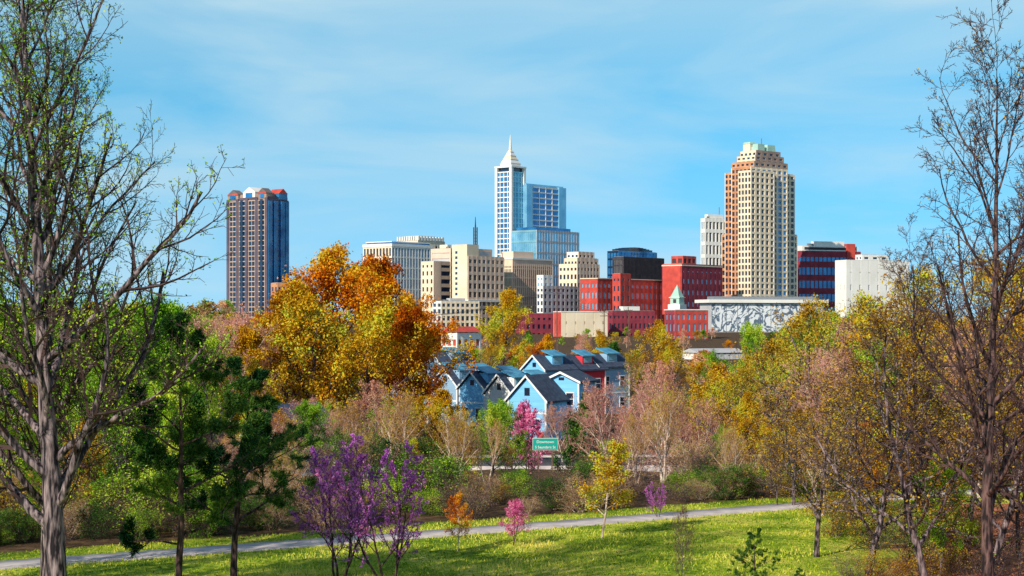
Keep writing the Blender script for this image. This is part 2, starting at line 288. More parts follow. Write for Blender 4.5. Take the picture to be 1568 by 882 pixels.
# ------------------------------------------------------------------ ground
def grid(xs,ys,zf,name,mat):
    xx,yy=np.meshgrid(xs,ys); zz=zf(xx,yy); V=np.stack([xx,yy,zz],-1).reshape(-1,3)
    nx=len(xs); i=np.arange(len(ys)-1)[:,None]*nx; j=np.arange(nx-1)[None,:]
    Q=np.stack([i+j,i+j+1,i+j+nx+1,i+j+nx],-1).reshape(-1,4)
    me=mesh_quads(name,V,Q,np.zeros(len(Q)),[mat],np.ones(len(Q)),None); o=bpy.data.objects.new(name,me); coll.objects.link(o); return o
gm,nt,out=newmat('ground_grass_litter')
tc=N(nt,'ShaderNodeTexCoord'); sx=N(nt,'ShaderNodeSeparateXYZ'); nt.links.new(tc.outputs['Object'],sx.inputs[0])
def noise(sc,de=6,vec=None,ro=.6):
    n=N(nt,'ShaderNodeTexNoise'); n.inputs['Scale'].default_value=sc; n.inputs['Detail'].default_value=de; n.inputs['Roughness'].default_value=ro
    nt.links.new(vec or tc.outputs['Object'],n.inputs['Vector']); return n.outputs['Fac']
def math_(op,a,b=None,c=None):
    n=N(nt,'ShaderNodeMath',operation=op)
    for i,v in enumerate((a,b,c)):
        if v is None: continue
        if isinstance(v,(int,float)): n.inputs[i].default_value=v
        else: nt.links.new(v,n.inputs[i])
    return n.outputs[0]
def mixc(f,a,b):
    n=N(nt,'ShaderNodeMix',data_type='RGBA')
    nt.links.new(f,n.inputs[0])
    for i,v in ((6,a),(7,b)):
        if isinstance(v,tuple): n.inputs[i].default_value=(*v,1)
        else: nt.links.new(v,n.inputs[i])
    return n.outputs[2]
g1=ramp(nt,[(.40,(.10,.18,.012)),(.5,(.34,.42,.03)),(.60,(.74,.62,.12))]); nt.links.new(math_('ADD',math_('MULTIPLY',noise(.25),.6),math_('MULTIPLY',noise(3,8),.4)),g1.inputs[0])
g2=ramp(nt,[(.3,(.03,.022,.015)),(.55,(.12,.07,.04)),(.75,(.24,.17,.07))]); nt.links.new(noise(1.5,8),g2.inputs[0])
g3=ramp(nt,[(.35,(.30,.09,.04)),(.65,(.72,.27,.14))]); nt.links.new(noise(2.5,8),g3.inputs[0])
e=math_('SUBTRACT',math_('SUBTRACT',sx.outputs['Y'],math_('MULTIPLY',sx.outputs['X'],.62)),78.5)
e=math_('ADD',e,math_('MULTIPLY',math_('SUBTRACT',noise(.5,5),.5),5)); e=math_('MINIMUM',math_('MAXIMUM',math_('MULTIPLY',e,.8),0),1)
c=mixc(e,g1.outputs[0],g2.outputs[0])
s=math_('SUBTRACT',math_('ADD',sx.outputs['X'],math_('MULTIPLY',math_('SUBTRACT',noise(.4,5),.5),9)),math_('ADD',math_('MULTIPLY',math_('SUBTRACT',sx.outputs['Y'],57),.35),11.0))
s=math_('MINIMUM',math_('MAXIMUM',math_('MULTIPLY',s,.5),0),1); near=math_('LESS_THAN',sx.outputs['Y'],85)
c=mixc(math_('MULTIPLY',s,near),c,g3.outputs[0])
b=N(nt,'ShaderNodeBsdfPrincipled'); b.inputs['Roughness'].default_value=.95; b.inputs['Specular IOR Level'].default_value=.1
bp=N(nt,'ShaderNodeBump'); bp.inputs['Strength'].default_value=.7; bp.inputs['Distance'].default_value=.15; nt.links.new(noise(6,9),bp.inputs['Height'])
nt.links.new(c,b.inputs['Base Color']); nt.links.new(bp.outputs[0],b.inputs['Normal']); nt.links.new(b.outputs[0],out.inputs[0])
xs=np.concatenate([np.linspace(-6000,-400,12),np.linspace(-350,-60,20),np.arange(-55,56,1.0),np.linspace(60,350,20),np.linspace(400,6000,12)])
ys=np.concatenate([np.arange(-60,30,5.0),np.arange(30,110,1.0),np.arange(110,330,5.0),np.linspace(340,1300,40),np.linspace(1500,9000,12)])
grid(xs,ys,terr,'ground',gm)
pm=solid('path_concrete',(.66,.58,.54),(.42,.36,.36),1.2,bump=.15)
xs_=np.linspace(-34,34,90); V=[];Q=[]
for i,x in enumerate(xs_):
    yc=75+.62*x+.0012*x*x; nx,ny=-.527,.85
    for s_ in (-1.0,1.0):
        px,py=x+nx*s_,yc+ny*s_; V.append((px,py,tz(px,py)+.05))
    for s_ in (-1.0,1.0):
        px,py=x+nx*s_,yc+ny*s_; V.append((px,py,tz(px,py)-.1))
    if i:
        a=(i-1)*4; Q+= [(a,a+4,a+5,a+1),(a+2,a+6,a+4,a),(a+1,a+5,a+7,a+3)]
me=mesh_quads('footpath',np.array(V),np.array(Q),np.zeros(len(Q)),[pm]); o=bpy.data.objects.new('footpath',me); coll.objects.link(o)
n=110000; gx=rg.uniform(-24,24,n); gy=rg.uniform(52,92,n); dl=gy-(75+.62*gx+.0012*gx*gx)
edge=rg.normal(0,.12,n)
ok=((dl<-1.15+edge)|((dl>1.15+edge)&(dl<4)))&(gx<10+ (gy-57)*.35+rg.normal(0,1,n)); gx=gx[ok];gy=gy[ok];n=len(gx)
gz=terr(gx,gy); base=np.stack([gx,gy,gz],-1); an=rg.random(n)*6.28; s_=np.stack([np.cos(an),np.sin(an),0*an],-1)*rg.uniform(.012,.03,n)[:,None]
patch=np.sin(gx*.55+np.sin(gy*.43)*2.1)*np.sin(gy*.5+gx*.23+1)+.5*np.sin(gx*1.7+gy*.9)*np.sin(gy*1.3-gx*.6); hh=(rg.uniform(.04,.11,n)*(1+.4*patch))[:,None]; ln=rg.normal(0,.04,(n,3)); ln[:,2]=0
up=np.array([0,0,1.])*hh+ln
V=np.stack([base-s_,base+s_,base+up+s_*.3,base+up-s_*.3],1).reshape(-1,3)
M['Lgrass']=leafmat('grass_blades',[(.08,.17,.01),(.28,.42,.025),(.62,.64,.06),(.88,.74,.20)],.3,0)
me=mesh_quads('meadow_grass',V,np.arange(n*4).reshape(-1,4),np.zeros(n),[M['Lgrass']],None,np.clip(.47+.25*patch+rg.normal(0,.2,n),0,1)); o=bpy.data.objects.new('meadow_grass',me); coll.objects.link(o)
# ------------------------------------------------------------------ buildings
C=dict(
 white=solid('painted_white',(.86,.82,.76),(.74,.70,.64),.08), cream=solid('cream_stone',(.88,.73,.54),(.72,.57,.40),.08),
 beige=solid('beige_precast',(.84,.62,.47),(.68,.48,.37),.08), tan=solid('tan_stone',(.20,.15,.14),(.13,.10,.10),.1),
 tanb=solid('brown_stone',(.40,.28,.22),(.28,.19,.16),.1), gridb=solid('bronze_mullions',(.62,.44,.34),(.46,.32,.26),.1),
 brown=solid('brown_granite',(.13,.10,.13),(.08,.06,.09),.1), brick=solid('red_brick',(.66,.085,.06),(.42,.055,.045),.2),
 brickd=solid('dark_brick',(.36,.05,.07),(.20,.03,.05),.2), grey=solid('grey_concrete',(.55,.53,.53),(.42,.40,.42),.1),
 orangeb=solid('orange_brick',(.66,.32,.16),(.48,.20,.10),.1), dark=solid('black_cladding',(.07,.06,.07),(.04,.036,.045),.2),
 glassd=solid('dark_glass',(.02,.04,.09),(.008,.014,.035),.15,rough=.12,spec=.7), glassb=solid('blue_glass',(.05,.28,.58),(.02,.13,.34),.12,rough=.12,metal=.35,spec=.8),
 glassl=solid('pale_blue_glass',(.30,.60,.78),(.14,.40,.60),.12,rough=.15,metal=.3,spec=.8), glassg=solid('green_glass',(.34,.62,.68),(.20,.46,.54),.12,rough=.15,metal=.3,spec=.8),
 teal=solid('verdigris_copper',(.46,.64,.55),(.28,.46,.38),.1), roof=solid('roof_membrane',(.34,.32,.30),(.24,.23,.22),.1), slate=solid('slate_roof',(.07,.09,.14),(.03,.045,.08),2),
 hblue=solid('blue_siding',(.22,.58,.90),(.17,.48,.80),1,stretch=(.2,.2,6)), hgrey=solid('grey_siding',(.30,.46,.62),(.24,.38,.54),1,stretch=(.2,.2,6)), hred=solid('red_siding',(.75,.04,.06),(.55,.03,.05),1,stretch=(.2,.2,6)),
 hwhite=solid('white_trim',(.88,.88,.86),(.80,.80,.78),1), metal=solid('galvanised_metal',(.35,.36,.38),(.22,.23,.25),2,rough=.5,metal=.4), wood=solid('weathered_wood',(.17,.10,.07),(.09,.05,.04),3),
 cyan=solid('metal_roof_blue',(.10,.36,.52),(.05,.20,.34),1,rough=.35), sign=solid('sign_green',(.01,.36,.28),(.01,.30,.24),1,rough=.4))
def mural():
    m,nt,out=newmat('mural_paint'); b=N(nt,'ShaderNodeBsdfPrincipled'); tc=N(nt,'ShaderNodeTexCoord'); w=N(nt,'ShaderNodeTexNoise'); w.inputs['Scale'].default_value=.10; w.inputs['Detail'].default_value=3; w.inputs['Distortion'].default_value=2.5
    r=ramp(nt,[(.0,(.72,.74,.76)),(.44,(.72,.74,.76)),(.46,(.10,.14,.2)),(.54,(.12,.16,.22)),(.56,(.76,.77,.78)),(1,(.7,.7,.72))])
    nt.links.new(tc.outputs['Object'],w.inputs[0]); nt.links.new(w.outputs[0],r.inputs[0]); nt.links.new(r.outputs[0],b.inputs['Base Color']); nt.links.new(b.outputs[0],out.inputs[0]); return m
C['mural']=mural()
class Bd:
    def __init__(s,name,a,d,th=40):
        s.name=name; s.D=d; s.th=R(th); s.ox=X(a,d); s.oy=d; s.oz=tz(s.ox,d)-3; s.parts={}
        s.ux=(math.sin(s.th),math.cos(s.th)); s.uy=(-math.cos(s.th),math.sin(s.th))
    def z(s,b): return Z(b,s.D)-s.oz
    def rect(s,xl,xc,xr,dd=0):
        k=lambda p:(p-784)/F
        D=s.D+dd; Px=k(xc)*D; Py=D
        w=(k(xl)*Py-Px)/(s.uy[0]-k(xl)*s.uy[1]); d=(k(xr)*Py-Px)/(s.ux[0]-k(xr)*s.ux[1])
        rx,ry=Px-s.ox,Py-s.oy; lx=rx*s.ux[0]+ry*s.ux[1]; ly=rx*s.uy[0]+ry*s.uy[1]
        return (lx,lx+d,ly,ly+w)
    def add(s,part,mat,V,Fs):
        p=s.parts.setdefault((part,mat),([],[])); o=len(p[0]); p[0].extend(V); p[1].extend([tuple(i+o for i in f) for f in Fs])
    def box(s,part,mat,x0,x1,y0,y1,z0,z1):
        V=[(x,y,z) for z in (z0,z1) for x,y in ((x0,y0),(x1,y0),(x1,y1),(x0,y1))]
        s.add(part,mat,V,[(3,2,1,0),(4,5,6,7),(0,1,5,4),(1,2,6,5),(2,3,7,6),(3,0,4,7)])
    def pyr(s,part,mat,x0,x1,y0,y1,z0,z1,k=0.0):
        cx,cy=(x0+x1)/2,(y0+y1)/2
        V=[(x0,y0,z0),(x1,y0,z0),(x1,y1,z0),(x0,y1,z0)]+[(cx+(x-cx)*k,cy+(y-cy)*k,z1) for x,y in ((x0,y0),(x1,y0),(x1,y1),(x0,y1))]
        s.add(part,mat,V,[(3,2,1,0),(4,5,6,7),(0,1,5,4),(1,2,6,5),(2,3,7,6),(3,0,4,7)])
    def gable(s,part,mat,x0,x1,y0,y1,z0,z1,axis='x'):
        if axis=='x': m=(y0+y1)/2; V=[(x0,y0,z0),(x1,y0,z0),(x1,y1,z0),(x0,y1,z0),(x0,m,z1),(x1,m,z1)]; Fs=[(3,2,1,0),(0,1,5,4),(2,3,4,5),(0,4,3),(1,2,5)]
        else: m=(x0+x1)/2; V=[(x0,y0,z0),(x1,y0,z0),(x1,y1,z0),(x0,y1,z0),(m,y0,z1),(m,y1,z1)]; Fs=[(3,2,1,0),(0,4,5,3),(1,2,5,4),(0,1,4),(2,3,5)]
        s.add(part,mat,V,Fs)
    def fac(s,r,z0,z1,fl,ny,nx,wl='white',wr=None,gl='glassd',gr=None,band=.35,pier=.35,out=.4,roof='roof',bandmat=None,bout=0.0,top=1.0):
        x0,x1,y0,y1=r; wr=wr or wl; gr=gr or gl
        s.box('windows',gl,x0+out,(x0+x1)/2,y0+out,y1-out,z0,z1-.3)
        s.box('windows',gr,(x0+x1)/2+.002,x1-out,y0+out+.003,y1-out-.003,z0,z1-.31)
        if gl!=gr: s.box('windows',gr,x0+out+.3,x1-out-.01,y0+out-.02,y0+out+.2,z0,z1-.32)
        fh=(z1-z0)/fl
        for i in range(fl+1):
            t=fh*band*(top*1.0 if i==fl else 1)
            zz=z0+i*fh
            if i==0: zz0,zz1=zz,zz+t*.6
            elif i==fl: zz0,zz1=zz-t,zz
            else: zz0,zz1=zz-t/2,zz+t/2
            bm=bandmat or wl
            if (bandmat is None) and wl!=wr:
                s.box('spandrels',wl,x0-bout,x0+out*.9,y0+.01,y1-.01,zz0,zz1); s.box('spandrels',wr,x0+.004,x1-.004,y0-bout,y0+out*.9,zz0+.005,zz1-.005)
            else: s.box('spandrels',bm,x0-bout,x1+bout,y0-bout,y1+bout,zz0,zz1)
        wy=(y1-y0)/max(ny,1)*pier; wx=(x1-x0)/max(nx,1)*pier
        for i in range(ny+1):
            c=y0+(y1-y0)*i/ny; a=max(c-wy/2,y0-.02); b=min(c+wy/2,y1+.02)
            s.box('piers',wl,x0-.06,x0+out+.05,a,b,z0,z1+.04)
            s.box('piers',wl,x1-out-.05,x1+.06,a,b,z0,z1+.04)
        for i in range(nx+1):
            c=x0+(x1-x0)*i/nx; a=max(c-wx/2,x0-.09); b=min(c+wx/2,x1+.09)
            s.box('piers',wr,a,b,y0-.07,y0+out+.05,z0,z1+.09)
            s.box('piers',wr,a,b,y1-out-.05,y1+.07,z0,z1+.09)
        if roof: s.box('roof',roof,x0+.6,x1-.6,y0+.6,y1-.6,z1-.2,z1+.25)
    def plant(s,r,z,h,mat='grey',k=.3):
        x0,x1,y0,y1=r; w=x1-x0; d=y1-y0
        s.box('roof_plant',mat,x0+w*k,x1-w*k,y0+d*k,y1-d*k,z,z+h)
        s.box('roof_plant','metal',x0+w*.12,x0+w*.22,y0+d*.15,y0+d*.3,z,z+h*.5)
    def done(s):
        e=empty(s.name,(s.ox,s.oy,s.oz),math.pi/2-s.th)
        for (p,m),(V,Fs) in s.parts.items():
            me=bpy.data.meshes.new(p); me.from_pydata(V,[],Fs); me.materials.append(C[m]); o=bpy.data.objects.new(p,me); coll.objects.link(o); o.parent=e
        return e
# 1 dark glass tower with gabled crown
b=Bd('office_tower',410,1300); r=b.rect(347,410,442); z1=b.z(305)
b.fac(r,0,z1,26,13,7,'gridb','glassd','glassd','glassb',band=.16,pier=.13,out=.4)
x0,x1,y0,y1=r
for f0 in (.0,.235,.47,.70,.93): b.box('stone_piers','brown',x0-.5,x0+.4,y0+(y1-y0)*f0,y0+(y1-y0)*(f0+.06),0,z1+1.5)
for f0 in (.12,.60): b.box('glass_slots','glassd',x0-.3,x0+.3,y0+(y1-y0)*f0,y0+(y1-y0)*(f0+.06),0,z1+.5)
for f0 in (.0,.28,.62,.82): b.box('glass_bays','glassb',x0+(x1-x0)*(f0+.01),x0+(x1-x0)*(f0+.17),y0-.8,y0+.4,0,z1-1)
b.box('crown','brown',x0+.6,x1-.6,y0+.6,y1-.6,z1+.3,z1+2.4)
w=x1-x0;d=y1-y0
b.box('crown','tanb',x0+w*.1,x1-w*.1,y0+d*.1,y1-d*.1,z1+2.4,z1+5)
for (ya,yb) in ((y0+d*.72,y0+d*.98),(y0+d*.04,y0+d*.24)):
    b.box('crown_walls','tanb',x0+.3,x0+w*.3,ya,yb,z1+.5,z1+5.2); b.gable('crown_gables','tan',x0+.1,x0+w*.32,ya-.4,yb+.4,z1+5.21,z1+9,'x'); b.box('gable_trim','brick',x0-.15,x0+.08,ya,yb,z1+4.6,z1+5.6); b.box('gable_panels','glassb',x0+0,x0+.28,ya+d*.06,yb-d*.06,z1+1.2,z1+4.5)
b.box('crown_walls','glassb',x0+w*.55,x0+w*.95,y0+.3,y0+d*.25,z1+.5,z1+5); b.gable('crown_gables','brick',x0+w*.53,x0+w*.97,y0+.1,y0+d*.27,z1+5.02,z1+9,'y')
b.gable('crown_ridge','white',x0+w*.06,x0+w*.9,y0+d*.33,y0+d*.63,z1+6.5,z1+10.5,'x'); b.box('crown_ridge','white',x0+w*.06,x0+w*.9,y0+d*.335,y0+d*.625,z1+1,z1+6.49); b.box('ridge_glazing','glassb',x0+w*.05,x0+w*.07,y0+d*.40,y0+d*.56,z1+1.2,z1+6)
b.done()
# 2 white/blue offices
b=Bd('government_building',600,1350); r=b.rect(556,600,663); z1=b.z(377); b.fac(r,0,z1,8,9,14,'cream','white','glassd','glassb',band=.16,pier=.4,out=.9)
x0,x1,y0,y1=r; b.box('cornice','white',x0-.4,x1+.4,y0-.4,y1+.4,z1-.1,z1+2.2); b.box('clerestory','glassb',x0+2,x1-2,y0+2,y1-2,z1-7,z1+3.5); b.box('roof_cap','white',x0+1.5,x1-1.5,y0+1.5,y1-1.5,z1+3.5,z1+4.2); b.done()
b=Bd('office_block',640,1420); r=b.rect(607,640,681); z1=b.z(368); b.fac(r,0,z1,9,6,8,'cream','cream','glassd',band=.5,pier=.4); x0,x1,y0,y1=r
for i in range(9): b.box('roof_fins','white',x0+(x1-x0)*i/9,x0+(x1-x0)*(i+.6)/9,y0-.5,y0+.8,z1+.1,z1+3.5); b.box('roof_fins','white',x0-.5,x0+.8,y0+1+(y1-y0-1)*i/9,y0+1+(y1-y0-1)*(i+.6)/9,z1+.1,z1+3.6)
b.plant(r,z1+.25,4,'white',.2); b.done()
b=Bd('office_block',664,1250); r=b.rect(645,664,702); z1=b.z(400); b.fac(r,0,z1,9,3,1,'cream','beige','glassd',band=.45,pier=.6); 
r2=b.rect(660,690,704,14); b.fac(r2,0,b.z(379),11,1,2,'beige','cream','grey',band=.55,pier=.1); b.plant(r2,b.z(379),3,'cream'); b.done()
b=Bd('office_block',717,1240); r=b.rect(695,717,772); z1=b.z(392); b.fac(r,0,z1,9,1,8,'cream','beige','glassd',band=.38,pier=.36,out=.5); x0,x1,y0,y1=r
b.box('tower_core','cream',x0-.8,x0+(x1-x0)*.3,y0+.5,y1+1,0,b.z(374)); b.box('tower_core','beige',x0+(x1-x0)*.3+.01,x0+(x1-x0)*.72,y0+2,y1-1,z1,b.z(380)); b.box('core_slots','grey',x0+(x1-x0)*.35,x0+(x1-x0)*.65,y0+1.9,y0+2.2,z1+1,b.z(384))
for i in range(9): b.box('core_windows','glassd',x0-.9,x0-.7,y0+(y1-y0)*.7,y0+(y1-y0)*.85,b.z(388+i*8),b.z(384+i*8))
b.box('base_band','white',x0-1,x1+1,y0-1,y1+1,b.z(462),b.z(459)); b.done()
b=Bd('radio_mast',728,1280); zb=b.z(378)
for dx,dy in ((-.9,-.9),(.9,-.9),(.9,.9),(-.9,.9)): b.pyr('mast_legs','dark',dx-.3,dx+.3,dy-.3,dy+.3,0,b.z(348),1)
for i in range(9): zz=zb-8+i*2.4; b.box('mast_rungs','dark',-1,1,-1,1,zz,zz+.25)
b.pyr('mast_top','dark',-.4,.4,-.4,.4,b.z(348),b.z(332),.3); b.done()
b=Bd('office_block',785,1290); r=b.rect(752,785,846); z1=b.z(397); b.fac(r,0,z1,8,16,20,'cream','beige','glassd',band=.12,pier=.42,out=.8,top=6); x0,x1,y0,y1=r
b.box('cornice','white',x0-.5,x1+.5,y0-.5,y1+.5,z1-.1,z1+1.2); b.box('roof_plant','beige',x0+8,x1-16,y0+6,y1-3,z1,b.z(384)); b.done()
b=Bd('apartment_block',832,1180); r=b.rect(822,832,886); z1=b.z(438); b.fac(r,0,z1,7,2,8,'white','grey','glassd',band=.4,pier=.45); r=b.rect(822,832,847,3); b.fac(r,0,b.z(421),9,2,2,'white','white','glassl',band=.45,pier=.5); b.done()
b=Bd('shop_building',680,1120,60); r=b.rect(662,676,734); z1=b.z(461); b.fac(r,0,z1,5,2,8,'white','cream','glassd',band=.35,pier=.35); b.plant(r,z1,2); b.done()
# 3 glass tower with spire
b=Bd('spire_skyscraper',783,1400); rA=b.rect(760,783,803); zA=b.z(262)
b.fac(rA,0,zA,31,4,4,'white','glassg','glassb','glassl',band=.2,pier=.15,out=.7)
x0,x1,y0,y1=rA; w=x1-x0;d=y1-y0
for xx,yy in ((x0-.9,y0-.9),(x1-1.6,y0-.9),(x0-.9,y1-1.6),(x1-1.6,y1-1.6)): b.box('corner_columns','white',xx,xx+2.5,yy,yy+2.5,0,b.z(254))
b.box('belvedere','glassd',x0+1.5,x1-1.5,y0+1.5,y1-1.5,zA,b.z(256)); b.box('cornice','white',x0-1.2,x1+1.2,y0-1.2,y1+1.2,b.z(256),b.z(253.5)); 
b.box('belvedere','white',x0+w*.14,x1-w*.14,y0+d*.14,y1-d*.14,b.z(253.5),b.z(249))
cx,cy=(x0+x1)/2,(y0+y1)/2
zs=[b.z(249),b.z(243),b.z(237),b.z(231),b.z(226)]; hw=[w*.36,w*.27,w*.19,w*.11,w*.04]; hd=[d*.36,d*.27,d*.19,d*.11,d*.04]
for i in range(4):
    b.pyr('spire','white' if i%2==0 else 'cream',cx-hw[i],cx+hw[i],cy-hd[i],cy+hd[i],zs[i],zs[i+1],hw[i+1]/hw[i]*1.0)
    b.box('spire_rings','grey',cx-hw[i]-.3,cx+hw[i]+.3,cy-hd[i]-.3,cy+hd[i]+.3,zs[i]-.3,zs[i]+.3)
b.pyr('needle','white',cx-.9,cx+.9,cy-.9,cy+.9,zs[4],b.z(204),.15)
rB=b.rect(797,806,865,10); zB=b.z(283); b.fac(rB,0,zB,26,2,6,'glassg','white','glassl','glassb',band=.22,pier=.05,out=.5)
b.box('roof_screen','glassl',rB[0]+1,rB[1]-1,rB[2]+1,rB[3]-1,zB,b.z(279)); b.box('end_bay','glassl',rB[1]-9,rB[1]+.6,rB[2]-.9,rB[2]+4,0,zB+1); b.box('front_bay','glassl',rB[0]-.5,rB[0]+7,rB[2]-.9,rB[2]+4,0,zB+1)
rC=b.rect(783,822,887,-30); zC=b.z(355); b.fac(rC,0,zC,9,12,16,'glassg','grey','glassl','glassl',band=.16,pier=.08,out=.3); b.box('roof_edge','glassb',rC[0]+3,rC[1]-8,rC[2]+3,rC[3]-3,zC,b.z(350)); b.done()
# 4 stepped cream building
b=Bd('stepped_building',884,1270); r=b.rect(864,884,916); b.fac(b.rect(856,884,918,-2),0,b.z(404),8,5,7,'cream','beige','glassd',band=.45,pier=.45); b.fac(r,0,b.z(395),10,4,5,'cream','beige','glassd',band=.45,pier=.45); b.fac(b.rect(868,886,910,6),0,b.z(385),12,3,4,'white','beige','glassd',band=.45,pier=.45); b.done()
# 5 dark glass building with curved top
b=Bd('glass_office_building',948,1420); r=b.rect(930,948,1006); zt=b.z(384); b.fac(r,0,zt,10,4,12,'glassd','glassb','glassb','glassb',band=.2,pier=.12); x0,x1,y0,y1=r
n=10
for i in range(n):
    t0=i/n; hh=math.sin(math.pi*(t0+.5/n))*2.2; b.box('vaulted_roof','glassd',x0+(x1-x0)*(.1+.8*t0),x0+(x1-x0)*(.1+.8*(t0+1/n))-.02,y0+1,y1-1,zt+.3,zt+1.5+hh)
b.done()
b=Bd('black_office_block',955,1330); r=b.rect(938,955,1017); b.fac(r,0,b.z(393),9,8,30,'dark','dark','grey','grey',band=.06,pier=.6,out=.5,top=6); b.done()
# 6 red brick
b=Bd('brick_office_building',1044,1230); r=b.rect(1014,1044,1106); z1=b.z(404); b.fac(r,0,z1,6,2,9,'brick','brickd','glassl',band=.6,pier=.65); x0,x1,y0,y1=r  # right wall takes the darker brick: its shaded side is put into the colour
b.box('cornice','cream',x0-.3,x1+.3,y0-.3,y1+.3,z1-1.4,z1-.6); b.box('blank_gable','brick',x0-.5,x0+.3,y0+1,y1-1,0,z1-2); b.fac(b.rect(1028,1046,1066,12),z1,b.z(391),1,2,3,'brick','brick','dark',band=.3,pier=.3); b.done()
b=Bd('brick_apartment_building',915,1190); r=b.rect(889,915,1014); z1=b.z(427); b.fac(r,0,z1,5,5,14,'brick','brick','glassl',band=.45,pier=.5); b.fac(b.rect(938,950,966,-4),0,b.z(419),6,2,2,'brick','brick','glassd',band=.5,pier=.6); x0,x1,y0,y1=r
b.box('parapet','cream',x0-.3,x1+.3,y0-.3,y1+.3,z1+.1,z1+.7); b.done()
# 7 white gridded tower
b=Bd('white_office_tower',1080,1450,60); r=b.rect(1073,1080,1113); z1=b.z(334); b.fac(r,0,z1,9,2,6,'white','white','glassd',band=.28,pier=.32,out=1.0); b.box('mast','metal',r[1]-6,r[1]-5.5,r[2]+3,r[2]+3.5,z1,b.z(316)); b.plant(r,z1,3.5,'white',.15); b.done()
# 8 stepped brick and stone tower
b=Bd('stepped_skyscraper',1160,1300,50)
b.fac(b.rect(1105,1158,1221,6),0,b.z(356),14,9,10,'orangeb','cream','glassd','glassb',band=.36,pier=.38,out=.6)
b.fac(b.rect(1110,1148,1217),0,b.z(262),26,7,9,'orangeb','cream','glassd','glassd',band=.34,pier=.36,out=.6)
b.fac(b.rect(1120,1150,1206,-4),0,b.z(256),27,5,7,'orangeb','cream','glassd','glassb',band=.32,pier=.36,out=.6)
b.fac(b.rect(1130,1150,1186,-9),0,b.z(262),26,4,5,'cream','cream','glassd','glassd',band=.32,pier=.38,out=.6)
b.fac(b.rect(1120,1155,1206,2),b.z(262),b.z(246),2,5,6,'orangeb','tanb','glassd',band=.4,pier=.45)
b.fac(b.rect(1128,1157,1200,6),b.z(250),b.z(236),2,4,5,'cream','tanb','glassd',band=.4,pier=.45)
b.fac(b.rect(1133,1158,1195,9),b.z(240),b.z(228),1,4,4,'cream','tanb','glassd',band=.3,pier=.45)
r=b.rect(1138,1159,1188,14); x0,x1,y0,y1=r; z0=b.z(229); w=x1-x0;d=y1-y0
b.box('copper_crown','teal',x0+2,x1-2,y0+2,y1-2,z0,b.z(221))
b.box('copper_crown','cream',x0,x0+w*.35,y0+d*.5,y1,z0,b.z(216)); b.pyr('copper_crown','teal',x0-.3,x0+w*.37,y0+d*.48,y1+.3,b.z(216),b.z(213),.8)
b.box('copper_crown','teal',x0+w*.05,x0+w*.4,y0,y0+d*.38,z0,b.z(217)); b.pyr('copper_crown','teal',x0+w*.55,x1,y0,y0+d*.4,z0,b.z(217),.85)
b.box('mast','metal',x0+w*.6,x0+w*.6+.5,y0+d*.5,y0+d*.5+.5,z0,b.z(206)); b.done()
# 9,10 right
b=Bd('long_office_building',1228,1420,68); r=b.rect(1216,1228,1318); z1=b.z(384); b.fac(r,0,z1,6,2,14,'brickd','brickd','glassb',band=.45,pier=.12,bandmat='brickd'); x0,x1,y0,y1=r
b.box('white_storey','white',x0+1,x1-2,y0+1,y1-1,z1,b.z(376)); b.box('ribbon_windows','dark',x0+3,x1-4,y0+.9,y0+1.2,b.z(382),b.z(378)); b.plant(r,b.z(376),4,'white',.25)
b.box('brick_end','brick',x1-14,x1-6,y0-1,y0+5,b.z(395),b.z(372)); b.done()
b=Bd('white_warehouse',1296,1200,65); r=b.rect(1279,1296,1392); z1=b.z(398); b.fac(r,0,z1,4,3,7,'white','white','grey',band=.7,pier=.8,out=.3); b.fac(b.rect(1310,1320,1360,10),z1,b.z(389),1,2,3,'white','white','glassd',band=.4,pier=.5); b.done()
b=Bd('concert_hall',1088,1050,74); r=b.rect(1070,1088,1262); z1=b.z(461); x0,x1,y0,y1=r
b.box('walls','grey',x0+.5,x1-.5,y0+.5,y1-.5,0,z1-1); b.box('mural','mural',x0+1,x1-14,y0+.3,y0+.5,b.z(508),z1-2); b.box('roof_slab','white',x0-2,x1+2,y0-2,y1+2,z1-1,z1+1); b.box('roof_fascia','metal',x0+4,x1-4,y0+4,y1-4,z1+1,z1+3); 
for i in range(9): xx=x0+3+(x1-x0-17)*i/8; b.box('wall_joints','metal',xx-.1,xx+.1,y0+.1,y0+.29,0,z1-1.1)
b.done()
b=Bd('cream_hall',860,900,68); r=b.rect(848,860,930); z1=b.z(478); b.fac(r,0,z1,2,2,5,'brick','cream','grey',band=.8,pier=.85,out=.2); b.box('coping','white',r[0]-.3,r[1]+.3,r[2]-.3,r[3]+.3,z1,z1+.5); b.done()
b=Bd('brick_warehouse',938,930,65); r=b.rect(925,938,1003); b.fac(r,0,b.z(476),3,2,10,'brickd','brickd','glassd',band=.5,pier=.5); b.plant(r,b.z(476),2.5,'white'); b.done()
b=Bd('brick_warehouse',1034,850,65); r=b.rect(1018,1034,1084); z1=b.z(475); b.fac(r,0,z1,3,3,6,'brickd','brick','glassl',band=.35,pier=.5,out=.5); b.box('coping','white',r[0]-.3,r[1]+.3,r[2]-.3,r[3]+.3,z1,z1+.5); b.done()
b=Bd('brick_shop',805,980,65); r=b.rect(790,805,862); b.fac(r,0,b.z(480),3,5,7,'brickd','brickd','glassd',band=.5,pier=.5); b.done()
b=Bd('white_cottage',700,560,40); r=b.rect(676,700,736); z1=b.z(510); b.fac(r,0,z1,2,3,4,'white','white','brick',band=.4,pier=.4); b.gable('roof','brick',r[0]-.5,r[1]+.5,r[2]-.5,r[3]+.5,z1+.3,b.z(500),'x'); b.done()
